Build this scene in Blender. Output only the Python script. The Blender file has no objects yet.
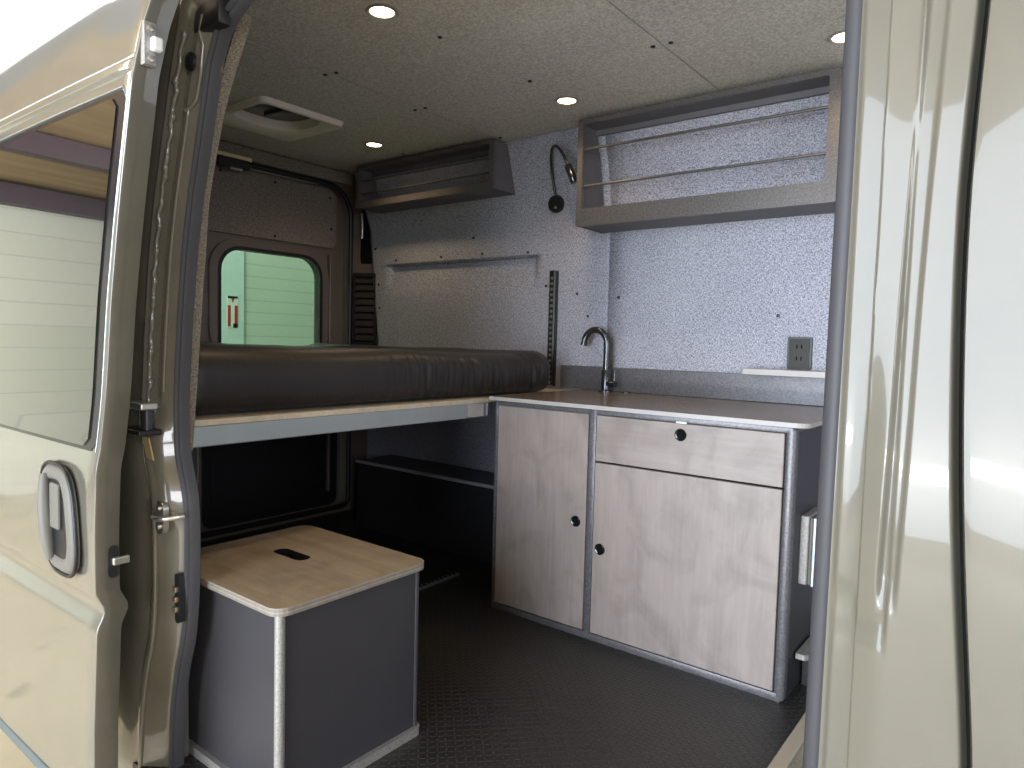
import bpy, bmesh, math, random
from mathutils import Vector, Matrix, noise
random.seed(7)
PI = math.pi
scene = bpy.context.scene
COL = scene.collection

# ------------------------------------------------------------------ nodes
def mat(name):
    m = bpy.data.materials.new(name); m.use_nodes = True
    nt = m.node_tree; b = nt.nodes['Principled BSDF']
    return m, nt, b
def N(nt, t, **kw):
    n = nt.nodes.new(t)
    for k, v in kw.items(): setattr(n, k, v)
    return n
def setin(n, **kw):
    for k, v in kw.items(): n.inputs[k.replace('_', ' ')].default_value = v
def coords(nt, scale=(1, 1, 1), rot=(0, 0, 0)):
    tc = N(nt, 'ShaderNodeTexCoord'); mp = N(nt, 'ShaderNodeMapping')
    mp.inputs['Scale'].default_value = scale; mp.inputs['Rotation'].default_value = rot
    nt.links.new(tc.outputs['Object'], mp.inputs['Vector']); return mp.outputs['Vector']
def tex(nt, vec, scale, detail=3, rough=.55, dist=0):
    n = N(nt, 'ShaderNodeTexNoise'); nt.links.new(vec, n.inputs['Vector'])
    n.inputs['Scale'].default_value = scale; n.inputs['Detail'].default_value = detail
    n.inputs['Roughness'].default_value = rough; n.inputs['Distortion'].default_value = dist
    return n.outputs['Fac']
def math_(nt, op, a, b=None, c=None):
    n = N(nt, 'ShaderNodeMath', operation=op)
    for i, v in enumerate((a, b, c)):
        if v is None: continue
        if isinstance(v, (int, float)): n.inputs[i].default_value = v
        else: nt.links.new(v, n.inputs[i])
    return n.outputs[0]
def ramp(nt, fac, stops):
    n = N(nt, 'ShaderNodeValToRGB'); nt.links.new(fac, n.inputs['Fac'])
    e = n.color_ramp.elements
    while len(e) < len(stops): e.new(.5)
    for el, (p, c) in zip(e, stops): el.position = p; el.color = (*c, 1)
    return n.outputs['Color']
def mixc(nt, fac, a, b, mode='MIX'):
    n = N(nt, 'ShaderNodeMix', data_type='RGBA', blend_type=mode)
    for i, v in ((0, fac), (6, a), (7, b)):
        if isinstance(v, (int, float)): n.inputs[i].default_value = v
        elif isinstance(v, tuple): n.inputs[i].default_value = (*v, 1)
        else: nt.links.new(v, n.inputs[i])
    return n.outputs[2]
def bump(nt, b, h, strength=.3, dist=.002):
    n = N(nt, 'ShaderNodeBump'); nt.links.new(h, n.inputs['Height'])
    n.inputs['Strength'].default_value = strength; n.inputs['Distance'].default_value = dist
    nt.links.new(n.outputs['Normal'], b.inputs['Normal'])
def plain(name, col, rough=.5, metal=0, spec=.5, coat=0, bumps=None, var=0):
    m, nt, b = mat(name)
    b.inputs['Roughness'].default_value = rough; b.inputs['Metallic'].default_value = metal
    b.inputs['Specular IOR Level'].default_value = spec; b.inputs['Coat Weight'].default_value = coat
    b.inputs['Coat Roughness'].default_value = .03
    v = coords(nt)
    f = tex(nt, v, 9, 4)
    lo = tuple(c * (1 - var - .04) for c in col); hi = tuple(c * (1 + var + .04) for c in col)
    nt.links.new(ramp(nt, f, [(.3, lo), (.7, hi)]), b.inputs['Base Color'])
    if bumps:
        s, st, d = bumps
        bump(nt, b, tex(nt, v, s, 2), st, d)
    return m

def fabric(name, dark, light, k=1.0):
    m, nt, b = mat(name)
    vx = coords(nt, (120, 120, 420)); vz = coords(nt, (420, 420, 120))
    a = tex(nt, vx, 1.0 * k, 2, .6); c = tex(nt, vz, 1.0 * k, 2, .6)
    h = math_(nt, 'MULTIPLY', math_(nt, 'ADD', a, c), .5)
    big = tex(nt, coords(nt), 2.2, 3)
    h2 = math_(nt, 'ADD', h, math_(nt, 'MULTIPLY', math_(nt, 'SUBTRACT', big, .5), .08))
    nt.links.new(ramp(nt, h2, [(.40, dark), (.60, light)]), b.inputs['Base Color'])
    b.inputs['Roughness'].default_value = .95; b.inputs['Specular IOR Level'].default_value = .1
    bump(nt, b, h, .4, .002)
    return m

def wood(name, c1, c2, c3, axis='z', sc=1.0, rough=.42):
    m, nt, b = mat(name)
    s = {'z': (16, 16, 1.3), 'x': (1.3, 16, 16), 'y': (16, 1.3, 16)}[axis]
    v = coords(nt, tuple(q * sc for q in s))
    g = tex(nt, v, 1.0, 6, .62, 1.2)
    v2 = coords(nt, tuple(q * sc * 6 for q in s)); f = tex(nt, v2, 1.0, 3, .6)
    cl = tex(nt, coords(nt, (7.5, 7.5, 5.5)), 1.0, 4, .55, .8)
    base = ramp(nt, g, [(.25, c1), (.5, c2), (.78, c3)])
    base = mixc(nt, math_(nt, 'MULTIPLY', math_(nt, 'SUBTRACT', cl, .45), 2.4), base, tuple(q * .62 for q in c1))
    base = mixc(nt, .18, base, ramp(nt, f, [(.3, tuple(q * .5 for q in c1)), (.7, c3)]))
    nt.links.new(base, b.inputs['Base Color'])
    b.inputs['Roughness'].default_value = rough
    bump(nt, b, f, .06, .001)
    return m

def hammered(name, col, rough=.38, metal=.35, sc=170):
    m, nt, b = mat(name)
    v = coords(nt)
    f = tex(nt, v, sc, 2, .5)
    nt.links.new(ramp(nt, f, [(.3, tuple(q * .75 for q in col)), (.7, tuple(q * 1.3 for q in col))]), b.inputs['Base Color'])
    b.inputs['Roughness'].default_value = rough; b.inputs['Metallic'].default_value = metal
    bump(nt, b, f, .35, .0015)
    return m

M = {}
M['fabric'] = fabric('grey_tweed_fabric', (.15, .152, .19), (.56, .57, .65))
M['fabric_ceiling'] = fabric('ceiling_tweed_fabric', (.43, .41, .375), (.74, .715, .66))
M['fabric_dark'] = fabric('rear_door_fabric', (.11, .094, .082), (.30, .26, .23))
M['fabric_edge'] = fabric('fabric_edge', (.10, .085, .065), (.36, .31, .24), 1.6)
M['paint'] = plain('van_paint', (.13, .124, .103), .3, 0, .5, 1.0)
M['paint'].node_tree.nodes['Principled BSDF'].inputs['Coat IOR'].default_value = 2.2
M['paint_pillar'] = plain('van_paint_pillar', (.145, .136, .110), .2, 0, .2, .5)
M['paint_jamb'] = plain('van_paint_opening', (.17, .154, .116), .26, 0, .6, 1.0, (14, .15, .01), .05)
M['paint_dark'] = plain('van_paint_shaded', (.082, .074, .055), .28, 0, .5, .9, (14, .15, .01), .05)  # darker copy of the van paint, with shade put into the colour
M['paint_inner'] = plain('van_paint_inside', (.135, .113, .097), .42, 0, .5, .4)
M['rubber'] = plain('door_rubber', (.058, .058, .066), .48, 0, .28)
M['black'] = plain('black_plastic', (.012, .012, .014), .4)
M['blackgloss'] = plain('black_gloss', (.008, .008, .009), .08, 0, .6)
M['darkvoid'] = plain('dark_gap', (.006, .006, .006), .9, 0, .1)
M['steel'] = plain('zinc_steel', (.62, .60, .55), .3, .9)
M['alu'] = plain('aluminium', (.42, .47, .49), .42, .85, .5, 0, (60, .05, .001))
M['chrome'] = plain('chrome', (.75, .75, .76), .12, 1)
M['gunmetal'] = plain('gunmetal', (.10, .10, .11), .22, .85)
M['frame'] = hammered('hammered_grey_frame', (.135, .132, .142))
M['shelf_frame'] = hammered('hammered_shelf_metal', (.115, .107, .105), .4, .3, 150)
M['shelf_in'] = plain('shelf_side_grey', (.13, .125, .135), .6)
M['boxgrey'] = plain('box_grey_laminate', (.043, .041, .046), .45, 0, .35, 0, (240, .08, .001))
M['boxedge'] = hammered('box_light_edge', (.33, .32, .305), .42, .4, 260)
M['ply'] = wood('plywood_edge', (.45, .38, .28), (.56, .48, .37), (.62, .55, .44), 'x', 3)
M['lid'] = wood('birch_lid', (.27, .20, .125), (.36, .275, .18), (.43, .34, .235), 'x', .6, .38)
M['door_wood'] = wood('greywashed_birch', (.272, .228, .210), (.312, .266, .246), (.352, .305, .284), 'z', .8)
M['drawer_wood'] = wood('greywashed_birch_drawer', (.272, .228, .210), (.312, .266, .246), (.352, .305, .284), 'x', .8)
M['worktop'] = wood('worktop_birch', (.16, .12, .095), (.21, .165, .13), (.27, .215, .17), 'x', .9, .22)
M['worktop_edge'] = plain('worktop_edge', (.42, .40, .385), .45)
M['mattress'] = None
M['plastic_white'] = plain('fan_plastic', (.80, .74, .66), .45)
M['smoked'] = plain('smoked_dome', (.06, .085, .07), .15, 0, .5)
M['glass_dark'] = plain('dark_window', (.006, .007, .006), .02, 0, 1.0, 1.0)
M['border'] = plain('window_border', (.012, .011, .014), .2)
M['ledge'] = plain('black_ledge', (.026, .026, .031), .5)
M['louvre'] = plain('louvre_plastic', (.05, .045, .042), .25, 0, .7)
M['handle_grey'] = plain('handle_paint', (.15, .145, .13), .45, 0, .3, 0)
M['white'] = plain('white_paper', (.80, .80, .78), .6)
M['red'] = plain('red_print', (.50, .045, .035), .5)
M['purple'] = plain('purple_beam', (.055, .022, .038), .5)

m, nt, b = mat('layered_plywood_edge')
tc = N(nt, 'ShaderNodeTexCoord'); sx = N(nt, 'ShaderNodeSeparateXYZ'); nt.links.new(tc.outputs['Object'], sx.inputs[0])
sn = math_(nt, 'SINE', math_(nt, 'MULTIPLY', sx.outputs[2], 2 * PI / .0085))
fz_ = math_(nt, 'ADD', math_(nt, 'MULTIPLY', sn, .35), tex(nt, coords(nt), 60, 2))
nt.links.new(ramp(nt, fz_, [(.1, (.19, .165, .135)), (.85, (.28, .255, .22))]), b.inputs['Base Color']); b.inputs['Roughness'].default_value = .5
M['ply_layers'] = m
# rear window glass: pale green
m, nt, b = mat('green_glass')
b.inputs['Base Color'].default_value = (.50, .80, .56, 1)
b.inputs['Roughness'].default_value = 0; b.inputs['Transmission Weight'].default_value = 1; b.inputs['IOR'].default_value = 1.02
f = tex(nt, coords(nt), 2, 2)
nt.links.new(ramp(nt, f, [(.2, (.37, .58, .41)), (.8, (.39, .60, .43))]), b.inputs['Base Color'])
M['green_glass'] = m

# mattress sheet
m, nt, b = mat('mattress_sheet')
v = coords(nt)
nt.links.new(ramp(nt, tex(nt, v, 6, 3), [(.3, (.0085, .0062, .0060)), (.7, (.012, .0090, .0088))]), b.inputs['Base Color'])
b.inputs['Roughness'].default_value = .48; b.inputs['Sheen Weight'].default_value = .04
b.inputs['Specular IOR Level'].default_value = .5
bump(nt, b, tex(nt, coords(nt, (9, 26, 4)), 1, 3, .5, .6), .16, .012)
M['mattress'] = m

# floor: raised lozenge tread plate in black rubber
m, nt, b = mat('tread_plate_rubber')
tc = N(nt, 'ShaderNodeTexCoord'); sx = N(nt, 'ShaderNodeSeparateXYZ'); nt.links.new(tc.outputs['Object'], sx.inputs[0])
S = 1 / .016
u = math_(nt, 'MULTIPLY', math_(nt, 'ADD', sx.outputs[0], 20), S); w = math_(nt, 'MULTIPLY', math_(nt, 'ADD', sx.outputs[1], 20), S)
par = math_(nt, 'MODULO', math_(nt, 'ADD', math_(nt, 'FLOOR', u), math_(nt, 'FLOOR', w)), 2)
lx = math_(nt, 'SUBTRACT', math_(nt, 'FRACT', u), .5); ly = math_(nt, 'SUBTRACT', math_(nt, 'FRACT', w), .5)
a = math_(nt, 'MULTIPLY', math_(nt, 'ADD', lx, ly), .7071); c = math_(nt, 'MULTIPLY', math_(nt, 'SUBTRACT', lx, ly), .7071)
def lerp(p, q, t): return math_(nt, 'ADD', p, math_(nt, 'MULTIPLY', math_(nt, 'SUBTRACT', q, p), t))
A = lerp(a, c, par); Cc = lerp(c, a, par)
r2 = math_(nt, 'ADD', math_(nt, 'POWER', math_(nt, 'ABSOLUTE', math_(nt, 'DIVIDE', A, .56)), 2), math_(nt, 'POWER', math_(nt, 'ABSOLUTE', math_(nt, 'DIVIDE', Cc, .17)), 2))
hgt = math_(nt, 'SMOOTH_MAX', math_(nt, 'SUBTRACT', 1, r2), 0, .2)
nt.links.new(mixc(nt, hgt, ramp(nt, tex(nt, coords(nt), 3, 4), [(.3, (.016, .016, .015)), (.7, (.027, .026, .024))]), (.042, .041, .038)), b.inputs['Base Color'])
b.inputs['Roughness'].default_value = .36; b.inputs['Specular IOR Level'].default_value = .6
bump(nt, b, hgt, .8, .004)
M['floor'] = m

# garage surfaces
m, nt, b = mat('white_block_wall')
v = coords(nt, (1, 1, 1), (PI / 2, 0, PI / 2))
br = N(nt, 'ShaderNodeTexBrick')
tc = N(nt, 'ShaderNodeTexCoord'); sx = N(nt, 'ShaderNodeSeparateXYZ'); nt.links.new(tc.outputs['Object'], sx.inputs[0])
cb = N(nt, 'ShaderNodeCombineXYZ'); nt.links.new(math_(nt, 'ADD', sx.outputs[0], sx.outputs[1]), cb.inputs[0]); nt.links.new(sx.outputs[2], cb.inputs[1])
nt.links.new(cb.outputs[0], br.inputs['Vector'])
br.inputs['Scale'].default_value = 1; br.inputs['Brick Width'].default_value = 2.4; br.inputs['Row Height'].default_value = .21
br.inputs['Mortar Size'].default_value = .006; br.inputs['Mortar Smooth'].default_value = .3
br.inputs['Color1'].default_value = (.70, .73, .60, 1); br.inputs['Color2'].default_value = (.75, .77, .65, 1); br.inputs['Mortar'].default_value = (.60, .60, .55, 1)
nt.links.new(br.outputs['Color'], b.inputs['Base Color']); b.inputs['Roughness'].default_value = .7
M['block'] = m
m, nt, b = mat('garage_door_panels')
tc = N(nt, 'ShaderNodeTexCoord'); sx = N(nt, 'ShaderNodeSeparateXYZ'); nt.links.new(tc.outputs['Object'], sx.inputs[0])
fr = math_(nt, 'FRACT', math_(nt, 'MULTIPLY', sx.outputs[2], 1 / .14))
ln = math_(nt, 'LESS_THAN', fr, .09)
nt.links.new(mixc(nt, ln, (.62, .64, .56), (.50, .52, .45)), b.inputs['Base Color'])
b.inputs['Roughness'].default_value = .6
M['siding'] = m
M['post'] = plain('pale_post', (.66, .72, .72), .6)
m, nt, b = mat('stained_concrete')
v = coords(nt)
f1 = tex(nt, v, .8, 6, .65, .4); f2 = tex(nt, v, 3.4, 7, .72, 1.0)
base = ramp(nt, f1, [(.3, (.55, .47, .32)), (.7, (.68, .60, .44))])
st = ramp(nt, f2, [(.575, (0, 0, 0)), (.605, (1, 1, 1))])
nt.links.new(mixc(nt, math_(nt, 'MULTIPLY', st, .8), base, (.20, .17, .13)), b.inputs['Base Color'])
b.inputs['Roughness'].default_value = .55
M['concrete'] = m
m, nt, b = mat('ceiling_planks')
v = coords(nt)
nt.links.new(ramp(nt, tex(nt, coords(nt, (6, .4, 1)), 1, 4), [(.3, (.30, .20, .10)), (.7, (.48, .35, .20))]), b.inputs['Base Color'])
b.inputs['Roughness'].default_value = .7
M['planks'] = m
# lamp emitter
m, nt, b = mat('downlight_glow')
b.inputs['Base Color'].default_value = (1, .9, .7, 1)
b.inputs['Emission Color'].default_value = (1, .80, .50, 1); b.inputs['Emission Strength'].default_value = 14
v = coords(nt); nt.links.new(ramp(nt, tex(nt, v, 5, 1), [(.3, (1, .74, .42)), (.7, (1, .80, .50))]), b.inputs['Emission Color'])
M['glow'] = m

# ------------------------------------------------------------------ geometry helpers
class MB:
    def __init__(s): s.bm = bmesh.new(); s.mi = 0
    def _tag(s, faces):
        for f in faces: f.material_index = s.mi
    def box(s, x0, x1, y0, y1, z0, z1, bev=0, seg=2):
        vs = [s.bm.verts.new((x, y, z)) for x in (x0, x1) for y in (y0, y1) for z in (z0, z1)]
        idx = [(0, 1, 3, 2), (4, 6, 7, 5), (0, 4, 5, 1), (2, 3, 7, 6), (0, 2, 6, 4), (1, 5, 7, 3)]
        fs = [s.bm.faces.new([vs[i] for i in q]) for q in idx]; s._tag(fs)
        if bev:
            es = list({e for f in fs for e in f.edges})
            r = bmesh.ops.bevel(s.bm, geom=es, offset=bev, segments=seg, affect='EDGES', profile=.5)
            s._tag(r['faces'])
        return s
    def prism(s, pts, axis, a, b_):
        # pts: 2-D outline; extruded along axis from a to b_
        def P(p, t):
            if axis == 'x': return (t, p[0], p[1])
            if axis == 'y': return (p[0], t, p[1])
            return (p[0], p[1], t)
        A_ = [s.bm.verts.new(P(p, a)) for p in pts]; B_ = [s.bm.verts.new(P(p, b_)) for p in pts]
        n = len(pts); fs = [s.bm.faces.new(A_), s.bm.faces.new(B_[::-1])]
        for i in range(n): fs.append(s.bm.faces.new([A_[i], B_[i], B_[(i + 1) % n], A_[(i + 1) % n]]))
        s._tag(fs); return s
    def ring(s, outer, inner, axis, a, b_):
        # frame between two outlines having the same number of points
        def P(p, t):
            if axis == 'x': return (t, p[0], p[1])
            if axis == 'y': return (p[0], t, p[1])
            return (p[0], p[1], t)
        n = len(outer)
        L = [[s.bm.verts.new(P(p, t)) for p in o] for o, t in ((outer, a), (outer, b_), (inner, b_), (inner, a))]
        fs = []
        for k in range(4):
            A_, B_ = L[k], L[(k + 1) % 4]
            for i in range(n): fs.append(s.bm.faces.new([A_[i], B_[i], B_[(i + 1) % n], A_[(i + 1) % n]]))
        s._tag(fs); return s
    def loft(s, rows, close=False, caps=False):
        V = [[s.bm.verts.new(p) for p in r] for r in rows]; fs = []
        n = len(rows[0])
        for i in range(len(V) - 1):
            for j in range(n if close else n - 1):
                k = (j + 1) % n
                fs.append(s.bm.faces.new([V[i][j], V[i][k], V[i + 1][k], V[i + 1][j]]))
        if caps:
            fs.append(s.bm.faces.new(V[0][::-1])); fs.append(s.bm.faces.new(V[-1]))
        s._tag(fs); return s
    def tube(s, pts, r, n=12, caps=True):
        pts = [Vector(p) for p in pts]; rows = []
        rr = r if isinstance(r, (list, tuple)) else [r] * len(pts)
        t0 = (pts[1] - pts[0]).normalized()
        ref = Vector((0, 0, 1)) if abs(t0.z) < .9 else Vector((1, 0, 0))
        nrm = t0.cross(ref).normalized()
        for i, p in enumerate(pts):
            t = (pts[min(i + 1, len(pts) - 1)] - pts[max(i - 1, 0)]).normalized()
            nrm = (nrm - t * nrm.dot(t)).normalized(); bn = t.cross(nrm)
            rows.append([p + (nrm * math.cos(2 * PI * k / n) + bn * math.sin(2 * PI * k / n)) * rr[i] for k in range(n)])
        return s.loft(rows, True, caps)
    def cyl(s, p0, p1, r, n=20): return s.tube([p0, p1], r, n)
    def lathe(s, prof, centre, axis='z', n=28):
        # prof: (radius, height) pairs from the base
        rows = []
        for (r, h) in prof:
            row = []
            for k in range(n):
                c_, s_ = r * math.cos(2 * PI * k / n), r * math.sin(2 * PI * k / n)
                p = {'z': (c_, s_, h), 'y': (c_, h, s_), 'x': (h, c_, s_)}[axis]
                row.append(Vector(centre) + Vector(p))
            rows.append(row)
        return s.loft(rows, True, True)
    def build(s, name, mats, parent=None, smooth=None, mod=None):
        me = bpy.data.meshes.new(name)
        bmesh.ops.recalc_face_normals(s.bm, faces=s.bm.faces)
        off = Vector((0, 0, 0)); q = parent
        while q is not None: off += q.location; q = q.parent
        for v in s.bm.verts: v.co -= off
        s.bm.to_mesh(me); s.bm.free()
        for m_ in (mats if isinstance(mats, (list, tuple)) else [mats]): me.materials.append(m_)
        o = bpy.data.objects.new(name, me); COL.objects.link(o)
        if parent is not None: o.parent = parent
        if smooth is not None:
            for p in me.polygons: p.use_smooth = True
            try: me.set_sharp_from_angle(angle=math.radians(smooth))
            except Exception: pass
        return o

def rrect(x0, x1, y0, y1, r, n=6):
    if not isinstance(r, (list, tuple)): r = [r] * 4
    out = []
    for (cx, cy, a0, rr) in ((x1 - r[0], y1 - r[0], 0, r[0]), (x0 + r[1], y1 - r[1], 90, r[1]), (x0 + r[2], y0 + r[2], 180, r[2]), (x1 - r[3], y0 + r[3], 270, r[3])):
        for k in range(n + 1):
            t = math.radians(a0 + 90 * k / n); out.append((cx + rr * math.cos(t), cy + rr * math.sin(t)))
    return out
def by_angle(poly, c, angs):
    res = []
    for a_ in angs:
        d = Vector((math.cos(a_), math.sin(a_))); best = None
        for i in range(len(poly)):
            p, q = Vector(poly[i]), Vector(poly[(i + 1) % len(poly)])
            e = q - p; den = d.x * e.y - d.y * e.x
            if abs(den) < 1e-12: continue
            w_ = p - Vector(c); t = (w_.x * e.y - w_.y * e.x) / den; u_ = (w_.x * d.y - w_.y * d.x) / den
            if t > 0 and -1e-6 <= u_ <= 1 + 1e-6 and (best is None or t > best): best = t
        res.append((c[0] + d.x * best, c[1] + d.y * best))
    return res
def interp(tab, t):
    # tab sorted ascending in first value
    if t <= tab[0][0]: return tab[0][1]
    for (a, va), (b_, vb) in zip(tab, tab[1:]):
        if t <= b_:
            f = (t - a) / (b_ - a); return va + (vb - va) * f
    return tab[-1][1]
def smooth_interp(tab, t, h=.035):
    return sum(interp(tab, t + d * h) * w_ for d, w_ in ((-1, 1), (-.5, 2), (0, 3), (.5, 2), (1, 1))) / 9
def sm(t): t = max(0, min(1, t)); return t * t * (3 - 2 * t)

def tag(o, label=None, cat=None, group=None, kind=None):
    if label: o['label'] = label
    if cat: o['category'] = cat
    if group: o['group'] = group
    if kind: o['kind'] = kind
    return o
def thing(name, loc, label, cat, group=None):
    o = bpy.data.objects.new(name, None); COL.objects.link(o); o.location = loc; o.empty_display_size = .05
    return tag(o, label, cat, group)
def struct(o): o['kind'] = 'structure'; return o
def copy_tree(o, loc):
    r = o.copy(); COL.objects.link(r); r.location = loc
    for ch in list(o.children):
        c_ = ch.copy(); COL.objects.link(c_); c_.parent = r
        for g in list(ch.children):
            d = g.copy(); COL.objects.link(d); d.parent = c_
    return r

# ------------------------------------------------------------------ camera
cam = bpy.data.cameras.new('camera'); co = bpy.data.objects.new('camera', cam); COL.objects.link(co)
rx, ry, rz, F = -6.13635082e-02, -2.54360431e-02, 6.59648430e-01, 691.38
Rm = Matrix.Rotation(rz, 3, 'Z') @ Matrix.Rotation(rx, 3, 'X') @ Matrix.Rotation(ry, 3, 'Y')
right, fwd, up = Rm.col[0], Rm.col[1], Rm.col[2]
mw = Matrix.Identity(4)
for i in range(3): mw[i][0] = right[i]; mw[i][1] = up[i]; mw[i][2] = -fwd[i]
mw[2][3] = 1.0
co.matrix_world = mw
cam.sensor_width = 36; cam.lens = F / 1024 * 36; cam.clip_start = .02; cam.clip_end = 100
scene.camera = co

# ------------------------------------------------------------------ far wall of the van (fabric panels)
ZC = 1.92
def wall_y(z): return 2.63 if z < 1.6 else 2.63 - .09 * ((z - 1.6) / .32) ** 1.3
def slot(x, z):
    fx = sm((x + 2.95) / .05) * sm((-1.885 - x) / .05)
    top = 1.412
    return .034 * fx * sm((top - z) / .012) * (1 - sm((top - .03 - z) / .16))
def grid(x0, x1, z0, z1, nx, zs, f):
    mb = MB()
    rows = []
    for z in zs:
        xa = x0(z) if callable(x0) else x0
        rows.append([(xa + (x1 - xa) * i / nx, f(xa + (x1 - xa) * i / nx, z), z) for i in range(nx + 1)])
    return mb.loft(rows)
zs = sorted(set([i * .04 for i in range(0, 48)] + [1.42 - .004 * k for k in range(12)] + [1.92]))
wf = struct(MB().box(-3.35, .9, 2.68, 2.70, -.02, 2.05).build('wall_far', M['paint_inner']))
left_edge = lambda z: -3.0 - .1 * max(0, (z - .96)) / .79 if z > .96 else -3.0 - .33 * (0.96 - z)
p1 = grid(left_edge, -1.522, 0, 1.92, 90, zs, lambda x, z: wall_y(z) + slot(x, z)).build('fabric_panel', M['fabric'], wf, 40)
p2 = grid(-1.519, .6, 0, 1.92, 20, zs, lambda x, z: wall_y(z)).build('fabric_panel', M['fabric'], wf, 40)
for o in (p1, p2):
    md = o.modifiers.new('thick', 'SOLIDIFY'); md.thickness = .012; md.offset = 0
def wall_screw(x, z, r=.0065):
    y = wall_y(z)
    MB().lathe([(0.001, -.004), (r * .7, -.0115), (r, -.009), (r, -.002)], (x, y, z), 'y', 10).build('screw', M['black'], wf)
for x, z in ((-2.86, 1.428), (-2.52, 1.428), (-2.24, 1.428), (-1.96, 1.42), (-2.3, 1.51), (-1.85, 1.26), (-3.03, 1.5), (-3.0, 1.3), (-2.99, 1.17), (-1.67, .50), (-1.68, 1.22), (-1.47, 1.2), (-.80, 1.12), (-1.62, 1.12)):
    wall_screw(x, z)

# ------------------------------------------------------------------ ceiling
cl = struct(MB().box(-3.35, .9, .83, 2.7, 2.03, 2.05).build('ceiling', M['paint_inner']))
for xa, xb in ((-3.22, -2.047), (-2.043, -.997), (-.993, .6)):
    if xa < -3:
        mb = MB(); qc = (-2.645, 1.737); po = [(xa, .80), (xb, .80), (xb, 2.62), (xa, 2.62)]; ph = rrect(-2.845, -2.452, 1.55, 1.93, .03, 3)
        an = sorted({math.atan2(p[1] - qc[1], p[0] - qc[0]) % (2 * PI) for p in po + ph} | {2 * PI * k / 48 for k in range(48)})
        mb.ring(by_angle(po, qc, an), by_angle(ph, qc, an), 'z', ZC, ZC + .012).build('fabric_panel', M['fabric_ceiling'], cl)
    else: MB().box(xa, xb, .80, 2.62, ZC, ZC + .012, .002, 1).build('fabric_panel', M['fabric_ceiling'], cl)
MB().box(-2.0468, -2.0432, .85, 2.52, 1.9185, 1.921).build('seam_strip', M['worktop_edge'], cl)
for x, y in ((-1.522, 1.561), (-2.068, 1.55), (-2.02, 1.56), (-2.072, 1.99), (-2.02, 1.995), (-2.019, 2.47), (-1.506, 2.0), (-1.022, 1.984), (-.965, 1.989), (-.57, 1.93), (-2.07, 1.2), (-2.02, 1.2), (-2.6, 2.42)):
    MB().lathe([(.001, -.005), (.006, -.004), (.008, -.002), (.008, .004)], (x, y, ZC), 'z', 10).build('screw', M['black'], cl)

# ------------------------------------------------------------------ floor
fl = struct(MB().box(-3.35, -.47, .70, 2.68, -.03, 0).build('floor', M['floor']))
MB().box(-.47, .9, .85, 2.68, -.22, -.19).build('cab_floor', M['black'], fl)
struct(MB().box(-.475, -.438, .72, 1.98, -.012, .005, .003).build('trim_1', plain('tan_strip', (.42, .38, .31), .4)))
struct(MB().box(-1.50, -.475, .705, .735, -.03, .006, .003).build('trim_2', M['black']))

# ------------------------------------------------------------------ rear wall, rear doors
XR = -3.22
wr = struct(MB().ring(rrect(.72, 2.70, -.03, 2.05, .01), rrect(.86, 2.555, .03, 1.835, [.16, .16, .05, .05]), 'x', XR - .05, XR + .05).build('wall_rear', M['paint_inner'], None, 40))
# header cover strip and black weather seal round the opening
MB().box(XR + .05, XR + .075, .9, 2.56, 1.85, 1.915, .008).build('header_cover', M['fabric_dark'], wr)
sealpts = [(XR + .055, p[0], p[1]) for p in rrect(.86, 2.555, .03, 1.835, [.16, .16, .05, .05], 8)]
MB().tube(sealpts + sealpts[:1], .014, 8, False).build('weather_seal', M['black'], wr, 50)
# slanted rear corner pillar with an open upper recess
pil = MB()
rows = []
for z in (0, .9, 1.36, 1.40, 1.78, 1.92):
    rows.append([(XR + .05, 2.545, z), (XR + .055, 2.57, z), (-3.05, 2.645, z), (-2.95, 2.66, z)])
pil.loft(rows).build('corner_pillar', M['paint_inner'], wr, 30)
def pillar_pt(t, z, out=0):  # along the slanted pillar face
    a_ = Vector((XR + .055, 2.57, z)); b_ = Vector((-3.05, 2.645, z)); d = (b_ - a_); nrm = Vector((d.y, -d.x, 0)).normalized()
    return a_ + d * t + nrm * out
rec = MB()
o_ = [(.42, 1.79), (.62, 1.79), (.98, 1.45), (.98, 1.42), (.38, 1.42), (.34, 1.45)]
rec.bm.faces.new([rec.bm.verts.new(pillar_pt(t, z, .004)) for t, z in o_])
rec.build('dark_recess', M['darkvoid'], wr)
MB().tube([pillar_pt(.40, 1.70, .012), pillar_pt(.44, 1.62, .016), pillar_pt(.42, 1.56, .012)], .008, 8).build('latch_rod', M['steel'], wr, 50)
# black louvred vent on the pillar
vt = thing('air_vent', (-3.12, 2.6, .97), 'black louvred air vent on rear pillar beside the window', 'vent')
fr_ = MB()
for (t0, t1, z0, z1) in ((.12, .20, .96, 1.365), (1.0, 1.08, .96, 1.365), (.12, 1.08, .955, .975), (.12, 1.08, 1.345, 1.365)):
    c8 = [pillar_pt(t, z, o) for o in (.004, .03) for z in (z0, z1) for t in (t0, t1)]
    vs = [fr_.bm.verts.new(p) for p in c8]
    for q in ((0, 1, 3, 2), (4, 6, 7, 5), (0, 4, 5, 1), (2, 3, 7, 6), (0, 2, 6, 4), (1, 5, 7, 3)): fr_.bm.faces.new([vs[i] for i in q])
fr_.build('vent_frame', M['black'], vt)
for k in range(9):
    z = .985 + k * .0405
    mb = MB(); mb.loft([[pillar_pt(.20, z, .022), pillar_pt(.20, z + .018, .026), pillar_pt(.20, z + .032, .008)], [pillar_pt(1.0, z, .022), pillar_pt(1.0, z + .018, .026), pillar_pt(1.0, z + .032, .008)]])
    mb.build('louvre', M['louvre'] , vt)
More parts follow.
